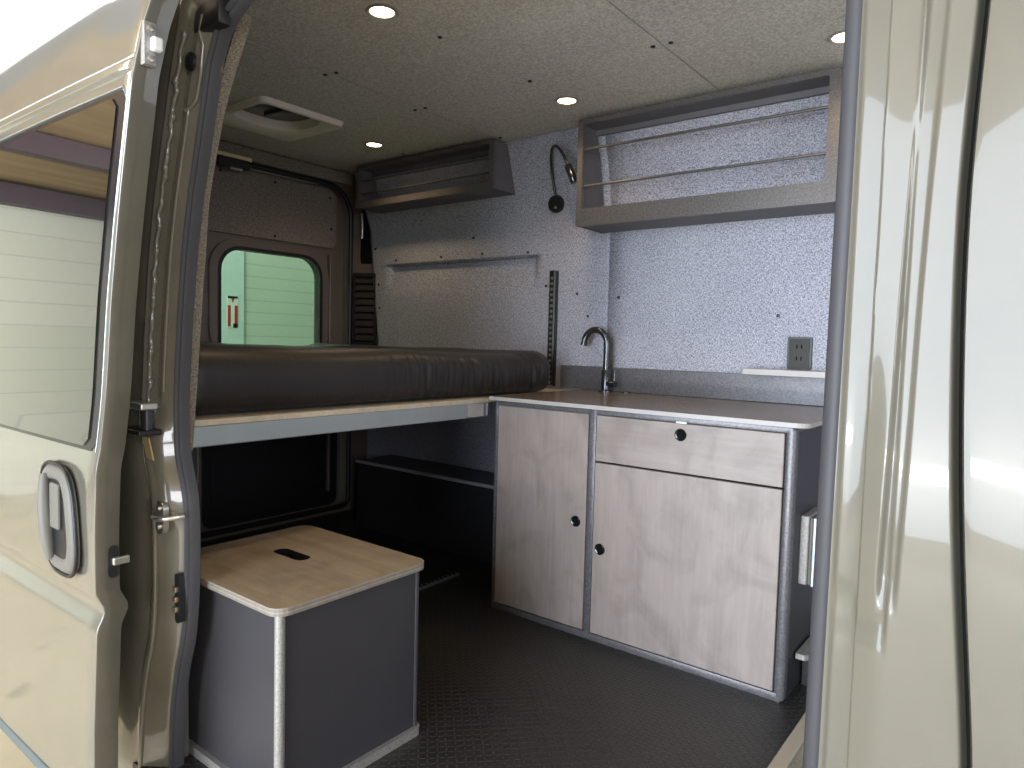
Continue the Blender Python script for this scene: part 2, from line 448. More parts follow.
bk = MB(); bk.bm.faces.new([bk.bm.verts.new(pillar_pt(t, z, .005)) for t, z in ((.15, .96), (1.05, .96), (1.05, 1.36), (.15, 1.36))]); bk.build('vent_backing', M['darkvoid'], vt)

# driver-side rear door (with the window) and the other one
def rear_door(name, y0, y1, win, full):
    outer = rrect(y0, y1, .03, 1.83, [.14, .14, .03, .03] if False else .04)
    hole = rrect(win[0], win[1], win[2], win[3], [.11, .11, .04, .04])
    d = MB()
    d.ring(rrect(y0, y1, .03, 1.83, .03), hole, 'x', XR - .045, XR - .005)
    D = struct(d.build(name, M['paint_inner'], None, 40))
    # moulded collar round the window
    c_ = MB(); c_.ring(rrect(win[0] - .055, win[1] + .055, win[2] - .05, win[3] + .05, .15), rrect(win[0] - .012, win[1] + .012, win[2] - .012, win[3] + .012, [.118, .118, .048, .048]), 'x', XR - .006, XR + .012)
    c_.build('window_collar', M['paint_inner'], D, 40)
    c_ = MB(); c_.ring(rrect(win[0] - .014, win[1] + .014, win[2] - .014, win[3] + .014, [.12, .12, .05, .05]), rrect(win[0] + .004, win[1] - .004, win[2] + .004, win[3] - .004, [.105, .105, .035, .035]), 'x', XR - .03, XR + .014)
    c_.build('window_gasket', M['black'], D, 40)
    MB().prism(rrect(win[0] - .002, win[1] + .002, win[2] - .002, win[3] + .002, [.11, .11, .04, .04]), 'x', XR - .036, XR - .032).build('window_pane', M['green_glass'], D)
    MB().prism(rrect(win[0] - .10, win[1] + .105, 1.495, 1.815, .05), 'x', XR - .006, XR + .010).build('fabric_panel', M['fabric_dark'], D)
    for yy, zz in ((win[0] + .0, 1.79), (win[0] + .30, 1.79), (win[1] + .06, 1.77), (win[1] + .07, 1.60), (win[0] + .3, 1.515), (win[0] - .06, 1.70)):
        MB().lathe([(.001, .017), (.006, .016), (.008, .012), (.008, .008)], (XR, yy, zz), 'x', 10).build('screw', M['black'], D)
    MB().prism(rrect(y0 + .012, y1 - .03, .04, .80, .05), 'x', XR - .006, XR + .003).build('lower_panel', M['black'], D)
    MB().prism(rrect(win[0] - .05, win[1] + .05, .14, .70, .06), 'x', XR + .002, XR + .010).build('inset_panel', M['black'], D)
    return D
d1 = rear_door('door_1', 1.70, 2.545, (1.80, 2.385, .92, 1.425), True)
d2 = rear_door('door_2', .87, 1.69, (1.03, 1.58, .92, 1.425), True)
MB().box(XR - .004, XR + .022, 2.44, 2.455, .12, 1.46, .005).build('door_rib', M['paint_inner'], d1)
# small stays at the lower window corners
for yy in (1.80, 2.385):
    MB().box(XR - .0, XR + .03, yy - .012, yy + .012, .925, .945, .003).build('window_stay', M['steel'], d1)
# upper latch of the rear doors
la = thing('door_latch', (XR + .06, 1.86, 1.80), 'brass and black latch hanging under the rear header', 'latch')
MB().box(XR + .085, XR + .10, 1.72, 1.915, 1.838, 1.858, .004).build('latch_bar', plain('brass_bar', (.80, .66, .40), .4, .3), la)
MB().box(XR + .052, XR + .11, 1.74, 1.90, 1.795, 1.838, .006).build('latch_body', M['black'], la)
MB().cyl((XR + .10, 1.80, 1.79), (XR + .10, 1.86, 1.79), .007, 10).build('latch_pin', M['steel'], la, 40)

# ------------------------------------------------------------------ near wall: body side with the door opening
SEAL = [(1.617, -1.247), (1.597, -1.326), (1.542, -1.367), (1.415, -1.403), (1.282, -1.444), (1.166, -1.470), (1.007, -1.492), (.852, -1.507), (.728, -1.503), (.657, -1.468), (.569, -1.460), (.411, -1.465), (.316, -1.479), (.250, -1.506), (.136, -1.530), (-.05, -1.541)]
SEALA = sorted(SEAL)
YS = .76
def sx_(z): return smooth_interp([q for q in SEALA if q[0] < 1.55] + [(1.70, -1.33)], z)
wn = struct(MB().box(-3.3, -1.56, .775, .795, -.03, 1.72).build('wall_near', M['paint_inner']))
struct(MB().loft([[(x, .762 + .22 * (1 - math.cos(t) ** .5), 1.68 + .43 * math.sin(t) ** .5) for t in [PI / 2 * (k / 20) ** 1.5 * .999 for k in range(21)]] for x in (-3.3, -2.9, -2.6, -2.3, -2, -1.7, -1.56)]).build('wall_roof_side', plain('roof_side_highlight', (.62, .62, .60), .35), None, 60))  # near-white colour paints a bright highlight onto the van's roof side
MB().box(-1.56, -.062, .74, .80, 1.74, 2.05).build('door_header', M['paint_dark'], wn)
# inside lining: fabric edge strip running down beside the seal
strip = []
for k in range(30):
    z = .72 + k * (1.66 - .72) / 29
    x = smooth_interp([(.70, -1.597), (.88, -1.572), (1.1, -1.545), (1.188, -1.531), (1.298, -1.518), (1.428, -1.474), (1.50, -1.445), (1.575, -1.398), (1.66, -1.34)], z) - .004
    strip.append([(x - .03, .83, z), (x - .002, .828, z), (x + .002, .814, z), (x - .002, .800, z), (x - .06, .798, z)])
MB().loft(strip).build('fabric_edge', M['fabric_edge'], wn, 50)
# rubber door seal: closed loop of hollow D section
path = [(-1.541, -.02)]
top = [(x, z) for z, x in sorted(SEALA) if z < 1.60]
left = [(sx_(z), z) for z in [-.02 + k * .03 for k in range(53)]]
xr = lambda z: -.171 - .003 * (1 - sm((z - .5) / .8))
arc = []
lx0, lz0 = left[-1]
arc = [(-1.352, 1.572), (-1.335, 1.597), (-1.31, 1.620), (-1.27, 1.643), (-1.22, 1.662), (-1.15, 1.678), (-1.05, 1.688), (-.9, 1.692), (-.6, 1.692), (-.38, 1.690), (-.28, 1.672), (-.215, 1.63), (-.185, 1.56), (-.174, 1.46)]
loop = [p for p in left if p[1] < 1.55] + arc + [(xr(z), z) for z in [1.4 - k * .06 for k in range(24)]]
pts = [Vector((x, YS, z)) for x, z in loop]
sealm = MB()
rows = []
profd = [(-.0195, .012)] + [(-.002 - .0175 * math.cos(PI * k / 7), -.004 - .016 * math.sin(PI * k / 7)) for k in range(8)] + [(.0155, .012)]
prof = [(-.013, .012), (-.014, -.004), (-.010, -.016), (0, -.021), (.004, -.019), (.006, -.010), (.008, -.012), (.012, -.013), (.016, -.006), (.016, .010)]
for i, p in enumerate(pts):
    t = (pts[min(i + 1, len(pts) - 1)] - pts[max(i - 1, 0)]).normalized()
    inn = Vector((t.z, 0, -t.x))
    rows.append([p + inn * (a_ * .72 + (-.006 if p.x < -1.3 else -.003)) + Vector((0, b_, 0)) for a_, b_ in (prof if p.x < -.6 else profd)])
sealm.loft(rows, True, True).build('door_seal', M['rubber'], wn, 60)
# rear jamb, lofted along the opening contour
rows = []
def jx(z): return sx_(z) if z < 1.5 else sx_(1.5) + (z - 1.5) * .35
for k in range(96):
    z = -.10 + k * .0195
    x = jx(z)
    groove = .012 * (1 - sm((z - 1.62) / .05)) * sm((z - .80) / .05)
    pad = .016 * sm((z - .58) / .04) * (1 - sm((z - .78) / .03))
    rows.append([(x + .004, .768, z), (x - .008, .752, z), (x - .014, .742, z), (x - .022 + pad * .2, .735 - pad * .6, z), (x - .034 + pad * .4, .727 - pad, z),
                 (x - .040 - groove * .6, .722 + groove * .6 - pad, z), (x - .046 - groove, .718 + groove - pad, z), (x - .053, .713 - pad, z), (x - .060, .706 - pad * .6, z), (x - .066, .700, z), (x - .085, .705, z),
                 (x - .100, .698, z), (x - .14, .692, z), (-1.9, .690, z), (-3.3, .700, z)])
MB().loft(rows).build('door_jamb', M['paint_jamb'], wn, 40)
# wavy seam-sealer bead and stamped ridge on the jamb
bead = []; rr = []
for k in range(130):
    z = .80 + k * .0062
    bead.append((jx(z) - .054 + .007 * noise.noise((0, 0, z * 38)), .709 + .003 * noise.noise((5, 0, z * 50)), z)); rr.append(.0045 + .008 * abs(noise.noise((3, 1, z * 60))))
MB().tube(bead, rr, 8).build('seam_sealer', M['paint_jamb'], wn, 60)
ridge = []
for k in range(50):
    z = .87 + k * .0155
    off = -.030 if z < 1.46 else (-.030 - .018 * sm((z - 1.46) / .03) + .022 * sm((z - 1.57) / .05))
    ridge.append((jx(z) + off, .7285 + (off + .030) * -.5, z))
MB().tube(ridge, .0042, 8).build('stamped_ridge', M['paint_jamb'], wn, 60)
ridge2 = [(jx(z) + o, y, z) for z, o, y in ((1.60, -.030, .727), (1.575, -.018, .733), (1.52, -.014, .735), (1.475, -.015, .735), (1.462, -.024, .731), (1.455, -.036, .724))]
MB().tube(ridge2, .0045, 8).build('stamped_ridge', M['paint_jamb'], wn, 60)
lower = [(jx(z) - .062 + .010 * math.sin((z - .05) * 6), .7035 - .003 * math.sin(PI * k / 20), z) for k, z in [(k, .0 + .03 * k) for k in range(21)]]
MB().tube(lower, .006, 8).build('stamped_ridge', M['paint_jamb'], wn, 60)
# round plug, black bumper, latch plate etc. on the jamb
xx = jx(1.545) - .030
MB().lathe([(.017, .0), (.017, -.006), (.011, -.010), (.004, -.006)], (xx, .722, 1.545), 'y', 18).build('rubber_plug', M['black'], wn, 40)
MB().box(-1.40, -1.30, .725, .755, 1.60, 1.655, .008).build('rubber_bumper', M['black'], wn, 40)
zz = .600; xx = jx(zz) - .038
sp = MB().prism(rrect(xx - .024, xx + .018, zz - .036, zz + .036, .018), 'y', .702, .714).build('striker_plate', M['steel'], wn, 40)
for q in (-.020, .020): MB().lathe([(.007, 0), (.007, -.004), (.003, -.005)], (xx - .003, .702, zz + q), 'y', 12).build('bolt', M['steel'], sp, 40)
MB().tube([(xx - .022, .710, zz - .002), (xx - .018, .698, zz), (xx + .005, .692, zz), (xx + .035, .70, zz + .004), (xx + .042, .735, zz + .005)], .006, 10).build('striker_loop', M['steel'], sp, 60)
zz = .42; xx = jx(zz) - .012
cp = MB().prism(rrect(xx - .010, xx + .010, zz - .055, zz + .055, .008), 'y', .728, .742).build('contact_plate', M['black'], wn, 40)
for k in range(3): MB().box(xx - .012, xx + .004, .722, .73, zz - .03 + k * .022, zz - .018 + k * .022, .002).build('contact', plain('copper_contact', (.45, .33, .22), .35, .8), cp)
MB().prism([(-1.562, .775), (-1.530, .772), (-1.508, .725), (-1.538, .728)], 'y', .693, .696).build('orange_decal', plain('orange_decal', (.50, .36, .18), .5), wn)
# centre roller arm of the sliding door
ra = thing('roller_arm', (-1.53, .68, .82), 'metal roller arm of the sliding door in the jamb', 'hinge')
MB().box(-1.575, -1.50, .665, .70, .835, .850, .003).build('arm_plate', M['steel'], ra)
MB().cyl((-1.528, .69, .79), (-1.528, .69, .833), .014, 16).build('roller', M['gunmetal'], ra, 40)
MB().box(-1.60, -1.50, .66, .71, .780, .792, .003).build('lower_plate', M['black'], ra)

# front pillar: one relief sheet with stamped pockets
GX = [(.5, -.030), (.648, -.0355), (.79, -.0483), (.876, -.0551), (.96, -.0598), (1.044, -.063), (1.127, -.0647), (1.21, -.0629), (1.287, -.0598), (1.7, -.05)]
GC = [(.77, -.1068), (.93, -.1029), (1.045, -.102), (1.175, -.099), (1.30, -.0946), (1.7, -.085)]
def gx(z): return smooth_interp(GX, z, .05)
def body(z): return .012 * sm((1.35 - z) / .6) * sm((z + .1) / .5)
def pillar_y(x, z):
    y = .742
    y -= .006 * sm((x + .162) / .008)            # flange edge
    y -= .022 * sm((x + .1355) / .0045)          # step
    c_ = smooth_interp(GC, z, .05)
    g = sm((x - c_ + .0105) / .006) * (1 - sm((x - c_ - .0045) / .006))
    y += .006 * g * sm((z - .765) / .02)
    p_ = (1 - sm((x + .108) / .005)) * sm((x + .1355) / .005)
    y += .005 * p_ * sm((z - .728) / .012)
    p2 = (1 - sm((x + .139) / .003)) * sm((x + .160) / .004)
    y += .004 * p2 * (math.exp(-((z - .752) / .006) ** 2) + math.exp(-((z - .722) / .006) ** 2))
    y += .016 * sm((x - gx(z) + .008) / .007) ** 2   # roll into the door gap
    return y - body(z) * sm((x + .15) / .05)
rows = []
for k in range(140):
    z = -.15 + k * .0135
    xb = gx(z) - .001
    rows.append([(-.164 + i * (xb + .164) / 110, pillar_y(-.164 + i * (xb + .164) / 110, z), z) for i in range(111)] + [(xb, .80, z)])
MB().loft(rows).build('front_pillar', M['paint_pillar'], wn, 60)
MB().box(-.158, -.066, .78, .80, -.15, 1.74).build('pillar_core', M['black'], wn)
# front passenger door, mostly out of frame
fd = thing('front_passenger_door', (.3, .68, -.1), 'pale beige front passenger door at right edge behind a black gap', 'van door')
rows = []
for k in range(60):
    z = -.15 + k * .0315
    y = .705 - body(z) + .05 * sm((z - 1.25) / .8); g_ = gx(z) + .0024
    rows.append([(g_, y + .05, z), (g_, y + .008, z), (g_ + .002, y + .001, z), (g_ + .007, y, z), (g_ + .06, y - .002, z), (.3, y - .004, z), (.9, y, z), (.9, y + .05, z)])
MB().loft(rows, True, True).build('door_skin', M['paint_pillar'], fd, 40)
MB().tube([(gx(z) + .0012, .722 - body(z) + .05 * sm((z - 1.25) / .8), z) for z in [-.15 + .05 * k for k in range(38)]], .002, 8).build('weather_strip', M['darkvoid'], fd, 60)
bpy.context.view_layer.update()

# ------------------------------------------------------------------ sliding door, slid open to the rear
DY = [(0, .555), (.2, .553), (.41, .557), (.436, .571), (.45, .571), (.48, .554), (.60, .552), (.73, .553), (.775, .560), (1.45, .562), (1.54, .572), (1.62, .59), (1.70, .62)]
DX = [(0, -1.472), (.37, -1.455), (.6, -1.448), (.77, -1.437), (.87, -1.411), (1.058, -1.385), (1.237, -1.347), (1.406, -1.303), (1.566, -1.266), (1.7, -1.235)]
def dy(z): return smooth_interp(DY, z, .010)
def dx(z): return smooth_interp(DX, z, .04)
sd = thing('sliding_door', (-2.0, .58, 0), 'pale beige sliding side door pushed open with window and handle', 'van door')
rows = []
zl = sorted([.028 + k * .0137 for k in range(121)] + [1.452 + .003 * k for k in range(14)])
def bow(x): return .006 * ((x + 2.0) / .6) ** 2 - .003
for z in zl:
    y = dy(z); xf = dx(z)
    q = -.010 * sm((z - 1.455) / .008) * (1 - sm((z - 1.475) / .014))
    row = [(xf - .012, y + .05, z), (xf, y + .046, z), (xf, y + .007, z), (xf - .002, y + .002, z), (xf - .007, y, z)]
    for i in range(8):
        x = xf - .05 - (2.60 + xf - .05) * i / 7; row.append((x, y + q + bow(x), z))
    row += [(-2.63, y + .02, z), (-2.63, y + .05, z)]
    rows.append(row)
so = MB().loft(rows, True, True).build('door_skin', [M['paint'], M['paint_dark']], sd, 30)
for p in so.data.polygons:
    if p.normal.x > .75: p.material_index = 1  # front edge is the same paint; its shade comes from the darker copy
MB().box(-2.62, -1.478, .549, .60, .000, .027, .004).build('bottom_rubber', plain('teal_grey_rubber', (.10, .125, .13), .5), sd)
# window: glass following the door's lean
def dpt(x, z, out): return (x, dy(z) + bow(x) - out, z)
def curved_panel(x0, edge, z0, z1, rad, out0, thick, nz=40):
    mb = MB()
    rows = []
    for k in range(nz + 1):
        z = z0 + (z1 - z0) * k / nz
        ins = 0
        if z - z0 < rad: ins = rad - math.sqrt(max(0, rad * rad - (rad - (z - z0)) ** 2))
        if z1 - z < rad: ins = rad - math.sqrt(max(0, rad * rad - (rad - (z1 - z)) ** 2))
        x1 = dx(z) - edge
        xs = [x0 + ins + (x1 - x0 - 2 * ins) * i / 12 for i in range(13)]
        rows.append([dpt(x, z, out0 + thick) for x in xs] + [dpt(x, z, out0) for x in reversed(xs)])
    return mb.loft(rows, True, True)
wb = curved_panel(-2.56, .016, .765, 1.43, .02, -.001, .005).build('window_border', M['border'], sd, 40)
curved_panel(-2.54, .046, .773, 1.42, .02, .004, .003).build('window_pane', M['glass_dark'], wb, 40)
MB().tube([dpt(dx(z) - .013, z, .003) for z in [.765 + .027 * k for k in range(25)]] + [dpt(x, 1.436, .003) for x in (-1.33, -1.47, -1.6, -1.8, -2.0, -2.2, -2.4, -2.56)], .0018, 8).build('window_moulding', M['alu'], wb, 60)
# roof-rail crease
# handle
hb = MB()
hx0, hx1, hz0, hz1 = -1.735, -1.53, .49, .725
def opt(cx, cz, a_, b_, n=32, p=3.2):
    out = []
    for k in range(n):
        t = 2 * PI * k / n; c_, s_ = math.cos(t), math.sin(t)
        out.append((cx + a_ * math.copysign(abs(c_) ** (2 / p), c_), cz + b_ * math.copysign(abs(s_) ** (2 / p), s_)))
    return out
hcx, hcz = -1.597, .612
yb = .542
mb = MB()
rows = []
for a_, b_, yo in ((.082, .110, .008), (.080, .108, -.001), (.073, .102, -.006), (.056, .088, -.007), (.049, .080, -.002), (.046, .076, .007)):
    rows.append([(x + (.018 * (z - hcz) / .12 * -1), yb + yo, z) for x, z in opt(hcx, hcz, a_, b_)])
mb.loft(rows, True, False).build('handle_housing', M['handle_grey'], sd, 50)
MB().prism([(x + (-.018 * (z - hcz) / .12), z) for x, z in opt(hcx, hcz, .054, .080)], 'y', yb - .003, yb - .001).build('handle_recess', M['black'], sd)
mb = MB()
mb.tube([(hcx - .036 - .018 * (z - hcz) / .12, yb - .006 - .005 * math.cos((z - hcz) / .1 * 1.4), z) for z in [hcz - .088 + .0088 * k for k in range(21)]], [.009 + .006 * math.sin(PI * k / 20) for k in range(21)], 14)
mb.build('handle_grip', M['handle_grey'], sd, 60)
MB().tube([(x + (-.018 * (z - hcz) / .12), yb + .0, z) for x, z in opt(hcx, hcz, .085, .113)] + [(opt(hcx, hcz, .085, .113)[0][0], yb, hcz)], .004, 8).build('handle_gasket', M['black'], sd, 60)
MB().box(hcx - .02, hcx + .025, yb - .010, yb - .002, hcz - .02, hcz + .075, .004).build('pull_lever', M['handle_grey'], sd)
# alignment block on the upper edge, small black catch on the lower edge
xa = dx(1.53) + .002; ya = dy(1.53)
ab = MB().box(xa - .012, xa + .002, ya + .002, ya + .023, 1.466, 1.54, .0015).build('alignment_plate', M['boxedge'], sd)
ab2 = MB().box(xa, xa + .016, ya + .012, ya + .030, 1.490, 1.514, .004).build('alignment_wedge', M['white'], ab)
for z in (1.477, 1.529): MB().lathe([(.006, .0), (.006, .005), (.003, .006)], (xa + .001, ya + .013, z), 'x', 12).build('bolt', M['steel'], ab, 40)
xa = dx(.54); ya = dy(.54)
kc = MB().prism(rrect(ya + .024, ya + .043, .510, .575, .009), 'x', xa - .002, xa + .004).build('door_catch', M['black'], sd)
MB().box(xa + .002, xa + .012, ya + .030, ya + .062, .536, .552, .003).build('catch_tongue', M['steel'], kc)

# ------------------------------------------------------------------ galley cabinet
YF = 1.974
gc = thing('galley_cabinet', (-1.07, 2.3, 0), 'grey galley cabinet with pale wooden doors under the worktop', 'cabinet')
cx0, cx1 = -1.605, -.537
ca = MB()
ca.box(cx0, cx0 + .014, YF, 2.60, 0, .784, .002)
ca.box(cx1 - .03, cx1, YF, 2.60, 0, .784, .012, 4)
ca.box(-1.199, -1.174, YF, 2.60, .02, .784, .002)
ca.box(cx0, cx1 - .01, YF + .0005, 2.60, 0, .024, .002)
ca.box(cx0, cx1 - .01, YF + .0005, YF + .04, .766, .784, .001)
ca.build('carcass', M['frame'], gc, 40)
MB().box(cx0 + .01, cx1 - .03, YF + .022, YF + .028, .02, .77).build('carcass_back', M['darkvoid'], gc)
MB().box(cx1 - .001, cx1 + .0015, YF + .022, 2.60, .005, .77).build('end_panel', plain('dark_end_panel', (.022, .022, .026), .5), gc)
def front(name, x0, x1, z0, z1, m, hx, hz):
    d = MB().box(x0, x1, YF - .002, YF + .016, z0, z1, .0015, 1).build(name, m, gc)
    MB().lathe([(.019, .001), (.019, -.003), (.0165, -.0045), (.0125, -.003), (.0115, .0012)], (hx, YF - .002, hz), 'y', 24).build('finger_pull', M['blackgloss'], d, 40)
    MB().lathe([(.0118, 0), (.0118, -.0008)], (hx, YF - .002, hz), 'y', 20).build('pull_hole', M['darkvoid'], d)
    return d
front('door', -1.588, -1.202, .028, .765, M['door_wood'], -1.240, .396)
front('door', -1.1715, -.568, .028, .606, M['door_wood'], -1.143, .319)
front('drawer', -1.1715, -.568, .612, .764, M['drawer_wood'], -.874, .729)
MB().box(-.89, -.855, YF - .006, YF + .01, .764, .770, .001).build('drawer_catch', M['steel'], gc)
# worktop with rounded front right corner, pale edge band
wt = MB()
wp = rrect(-1.622, -.502, 1.952, 2.612, [.004, .004, .006, .04])
wt.prism(wp, 'z', .7845, .7975)
wo = wt.build('worktop', [M['worktop'], M['worktop_edge']], None)
for p in wo.data.polygons:
    if abs(p.normal.z) < .5: p.material_index = 1
tag(wo, 'thin polished brown worktop lying on the galley cabinet', 'worktop')
bs = MB().box(-1.745, -.44, 2.604, 2.618, .798, .900, .002).build('backsplash', M['frame'])
tag(bs, 'low grey metal backsplash standing along the back of the worktop', 'backsplash')
# small pale shelf board and outlet
sb = MB().prism(rrect(-.885, -.40, 2.49, 2.617, [.003, .003, .012, .012]), 'z', .9035, .9235).build('ledge_board', M['worktop_edge'])
tag(sb, 'small pale wooden ledge board below the black wall outlet', 'shelf')
ot = thing('wall_outlet', (-.715, 2.62, .98), 'glossy black power outlet on fabric wall above the ledge board', 'outlet')
MB().prism(rrect(-.758, -.674, .926, 1.043, .006), 'y', 2.612, 2.629).build('outlet_bezel', M['black'], ot)
MB().prism(rrect(-.751, -.681, .932, 1.036, .004), 'y', 2.609, 2.613).build('outlet_face', M['chrome'] if False else plain('mirror_black', (.035, .035, .03), .3, 0, .12), ot)
for z in (.965, 1.008):
    for dx in (-.008, .008): MB().box(-.716 + dx - .002, -.716 + dx + .002, 2.6075, 2.611, z - .007, z + .007).build('outlet_slot', M['darkvoid'], ot)
# device on the cabinet's right flank and the lower bracket shelf
dv = MB().box(-.537, -.512, 2.055, 2.20, .325, .525, .004).build('table_bracket', M['boxedge'], gc); dv['label'] = 'pale metal bracket on the right flank'
MB().box(-.512, -.503, 2.062, 2.20, .325, .520, .003).build('bracket_groove', M['handle_grey'], dv)
MB().box(-.503, -.492, 2.058, 2.20, .322, .522, .003).build('bracket_face', M['alu'], dv)
st = thing('step_shelf', (-.50, 2.2, -.02), 'small grey corner step low on the cabinet right flank', 'step')
MB().prism([(-.53, 2.05), (-.505, 2.05), (-.44, 2.14), (-.44, 2.45), (-.53, 2.45)], 'z', .108, .124).build('step_top', M['boxedge'], st)
MB().box(-.53, -.46, 2.13, 2.44, -.0, .108).build('step_body', M['ledge'], st)

# faucet
fx, fy, fz = -1.485, 2.565, .7975
fc = thing('faucet', (fx, fy, fz), 'black gooseneck faucet standing at the back of the worktop', 'faucet')
MB().lathe([(.032, 0), (.032, .004), (.026, .006), (.020, .008), (.020, .09), (.017, .094)], (fx, fy, fz), 'z').build('faucet_base', M['gunmetal'], fc, 40)
gp = [(fx, fy, fz + .09)] + [(fx, fy, fz + .09 + .02 * k) for k in range(1, 6)]
for k in range(1, 15):
    t = PI * k / 14 * .96; gp.append((fx - .054 + .054 * math.cos(t), fy - .010 * k / 14, fz + .20 + .062 * math.sin(t)))
gp.append((gp[-1][0] - .003, gp[-1][1], gp[-1][2] - .014))
MB().tube(gp, [.0145] * 6 + [.0135] * (len(gp) - 7) + [.0145], 16).build('spout', M['gunmetal'], fc, 60)
lv = MB().cyl((fx + .014, fy - .005, fz + .035), (fx + .054, fy - .012, fz + .035), .0125, 16).build('valve_stub', M['gunmetal'], fc, 40)
MB().tube([(fx + .046, fy - .011, fz + .04), (fx + .048, fy - .011, fz + .07), (fx + .050, fy - .011, fz + .092)], [.005, .0045, .004], 10).build('lever', M['gunmetal'], lv, 60)
dr = MB().lathe([(.019, 0), (.019, .002), (.012, .004), (.010, .003)], (-1.395, 2.58, .7977), 'z', 20).build('tap_hole_cap', M['gunmetal'], None, 40)
tag(dr, 'small dark metal tap hole cap on the worktop right of faucet', 'cap')

# ------------------------------------------------------------------ storage box stool
bx0, bx1, by0, by1 = -1.695, -1.212, .806, 1.213
sbx = thing('storage_box', (-1.45, 1.01, 0), 'grey storage box stool with tan wooden lid on the floor', 'storage box')
bb = MB(); bb.box(bx0 + .012, bx1 - .006, by0 + .006, by1 - .012, .022, .427).build('box_body', M['boxgrey'], sbx)
for x, y in ((bx1 - .007, by0 + .007), (bx1 - .007, by1 - .010), (bx0 + .010, by0 + .008), (bx0 + .010, by1 - .010)):
    MB().cyl((x, y, .020), (x, y, .427), .011 if y < .9 else .006, 14).build('corner_post', M['boxedge'] if (x > -1.3 and y < .9) else M['boxgrey'], sbx, 40)
def rs(e, r): return rrect(bx0 - e, bx1 + e, by0 - e, by1 + e, r)
MB().prism(rs(.006, .02), 'z', 0.0, .022).build('base_board', M['boxedge'], sbx)
lid = MB()
slot_o = rrect(-1.556, -1.462, 1.008, 1.042, .0165)
def ring_resample(n, out):  # sample outline by angle about its centre
    return out
# lid as a ring round the hand slot
cc = ((bx0 + bx1) / 2 - .040, (by0 + by1) / 2 + .020)
angs = sorted({2 * PI * k / 96 for k in range(96)} | {math.atan2(p[1] - cc[1], p[0] - cc[0]) % (2 * PI) for p in rs(.014, .035)})
lid.ring(by_angle(rs(.014, .035), cc, angs), by_angle(rrect(cc[0] - .062, cc[0] + .062, cc[1] - .021, cc[1] + .021, .020, 8), cc, angs), 'z', .4285, .4455)
lo = lid.build('lid', [M['lid'], M['ply_layers'], M['darkvoid']], sbx)
for p in lo.data.polygons:
    if abs(p.normal.z) < .5 and (Vector((p.center.x + lo.parent.location.x, p.center.y + lo.parent.location.y)) - Vector(cc)).length > .1: p.material_index = 1
    elif abs(p.normal.z) < .5: p.material_index = 2  # hand slot walls near-black: the shade inside is put into the colour
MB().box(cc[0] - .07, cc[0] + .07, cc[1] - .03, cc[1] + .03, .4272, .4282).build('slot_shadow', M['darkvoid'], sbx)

# ------------------------------------------------------------------ bed
bp = thing('bed_platform', (-2.4, 1.7, .7), 'raised bed platform with plywood deck and aluminium front rail', 'bed platform')
MB().box(-3.14, -1.628, .83, 2.61, .774, .789, .001).build('plywood_deck', M['ply'], bp)
MB().box(-1.668, -1.626, .82, 1.966, .722, .7735, .003).build('front_rail', M['alu'], bp)
MB().box(-1.625, -1.6235, 1.84, 1.96, .726, .772, .0005).build('rail_reflection', M['chrome'], bp)  # thin bright plate standing in for a reflection on the rail
MB().box(-3.12, -3.08, .83, 2.60, .722, .7735, .003).build('rear_rail', M['alu'], bp)
# mattress: soft rounded slab
mt = MB()
mx0, mx1, my0, my1, mz0, mz1 = -3.10, -1.652, .835, 2.425, .790, .966
def mattress_pt(u_, s_, ny, ns):
    pass
NY = 420
rows = []
NS = 28
for i in range(NY + 1):
    tt = i / NY; y = my0 + (my1 - my0) * (tt if tt < .9 else .9 + .1 * (1 - (1 - (tt - .9) / .1) ** 2))
    e = min(y - my0, my1 - y)
    rend = .055
    k_ = math.sqrt(max(0, 1 - (1 - min(1, e / rend)) ** 2)) if e < rend else 1
    zc_ = (mz0 + mz1) / 2; hz = (mz1 - mz0) / 2 * (.62 + .38 * k_); ex = .05 * (1 - k_)
    sag = -.016 * sm((y - 1.55) / .4) + .016 * sm((y - 2.20) / .09) + .012 * sm((1.3 - y) / .5)
    row = []
    for j in range(NS):
        t = 2 * PI * j / NS; c_, s_ = math.cos(t), math.sin(t); p = 7.0
        X = math.copysign(abs(c_) ** (2 / 9.), c_); Z = math.copysign(abs(s_) ** (2 / p), s_)
        x = (mx0 + mx1) / 2 + ((mx1 - mx0) / 2 - ex) * X
        z = zc_ + hz * Z
        row.append((x, y, z))
    # denser resampling for front edge: rounded profile by superellipse in the front 10 cm
    rows.append((y, hz, ex, sag, k_))
R2 = []
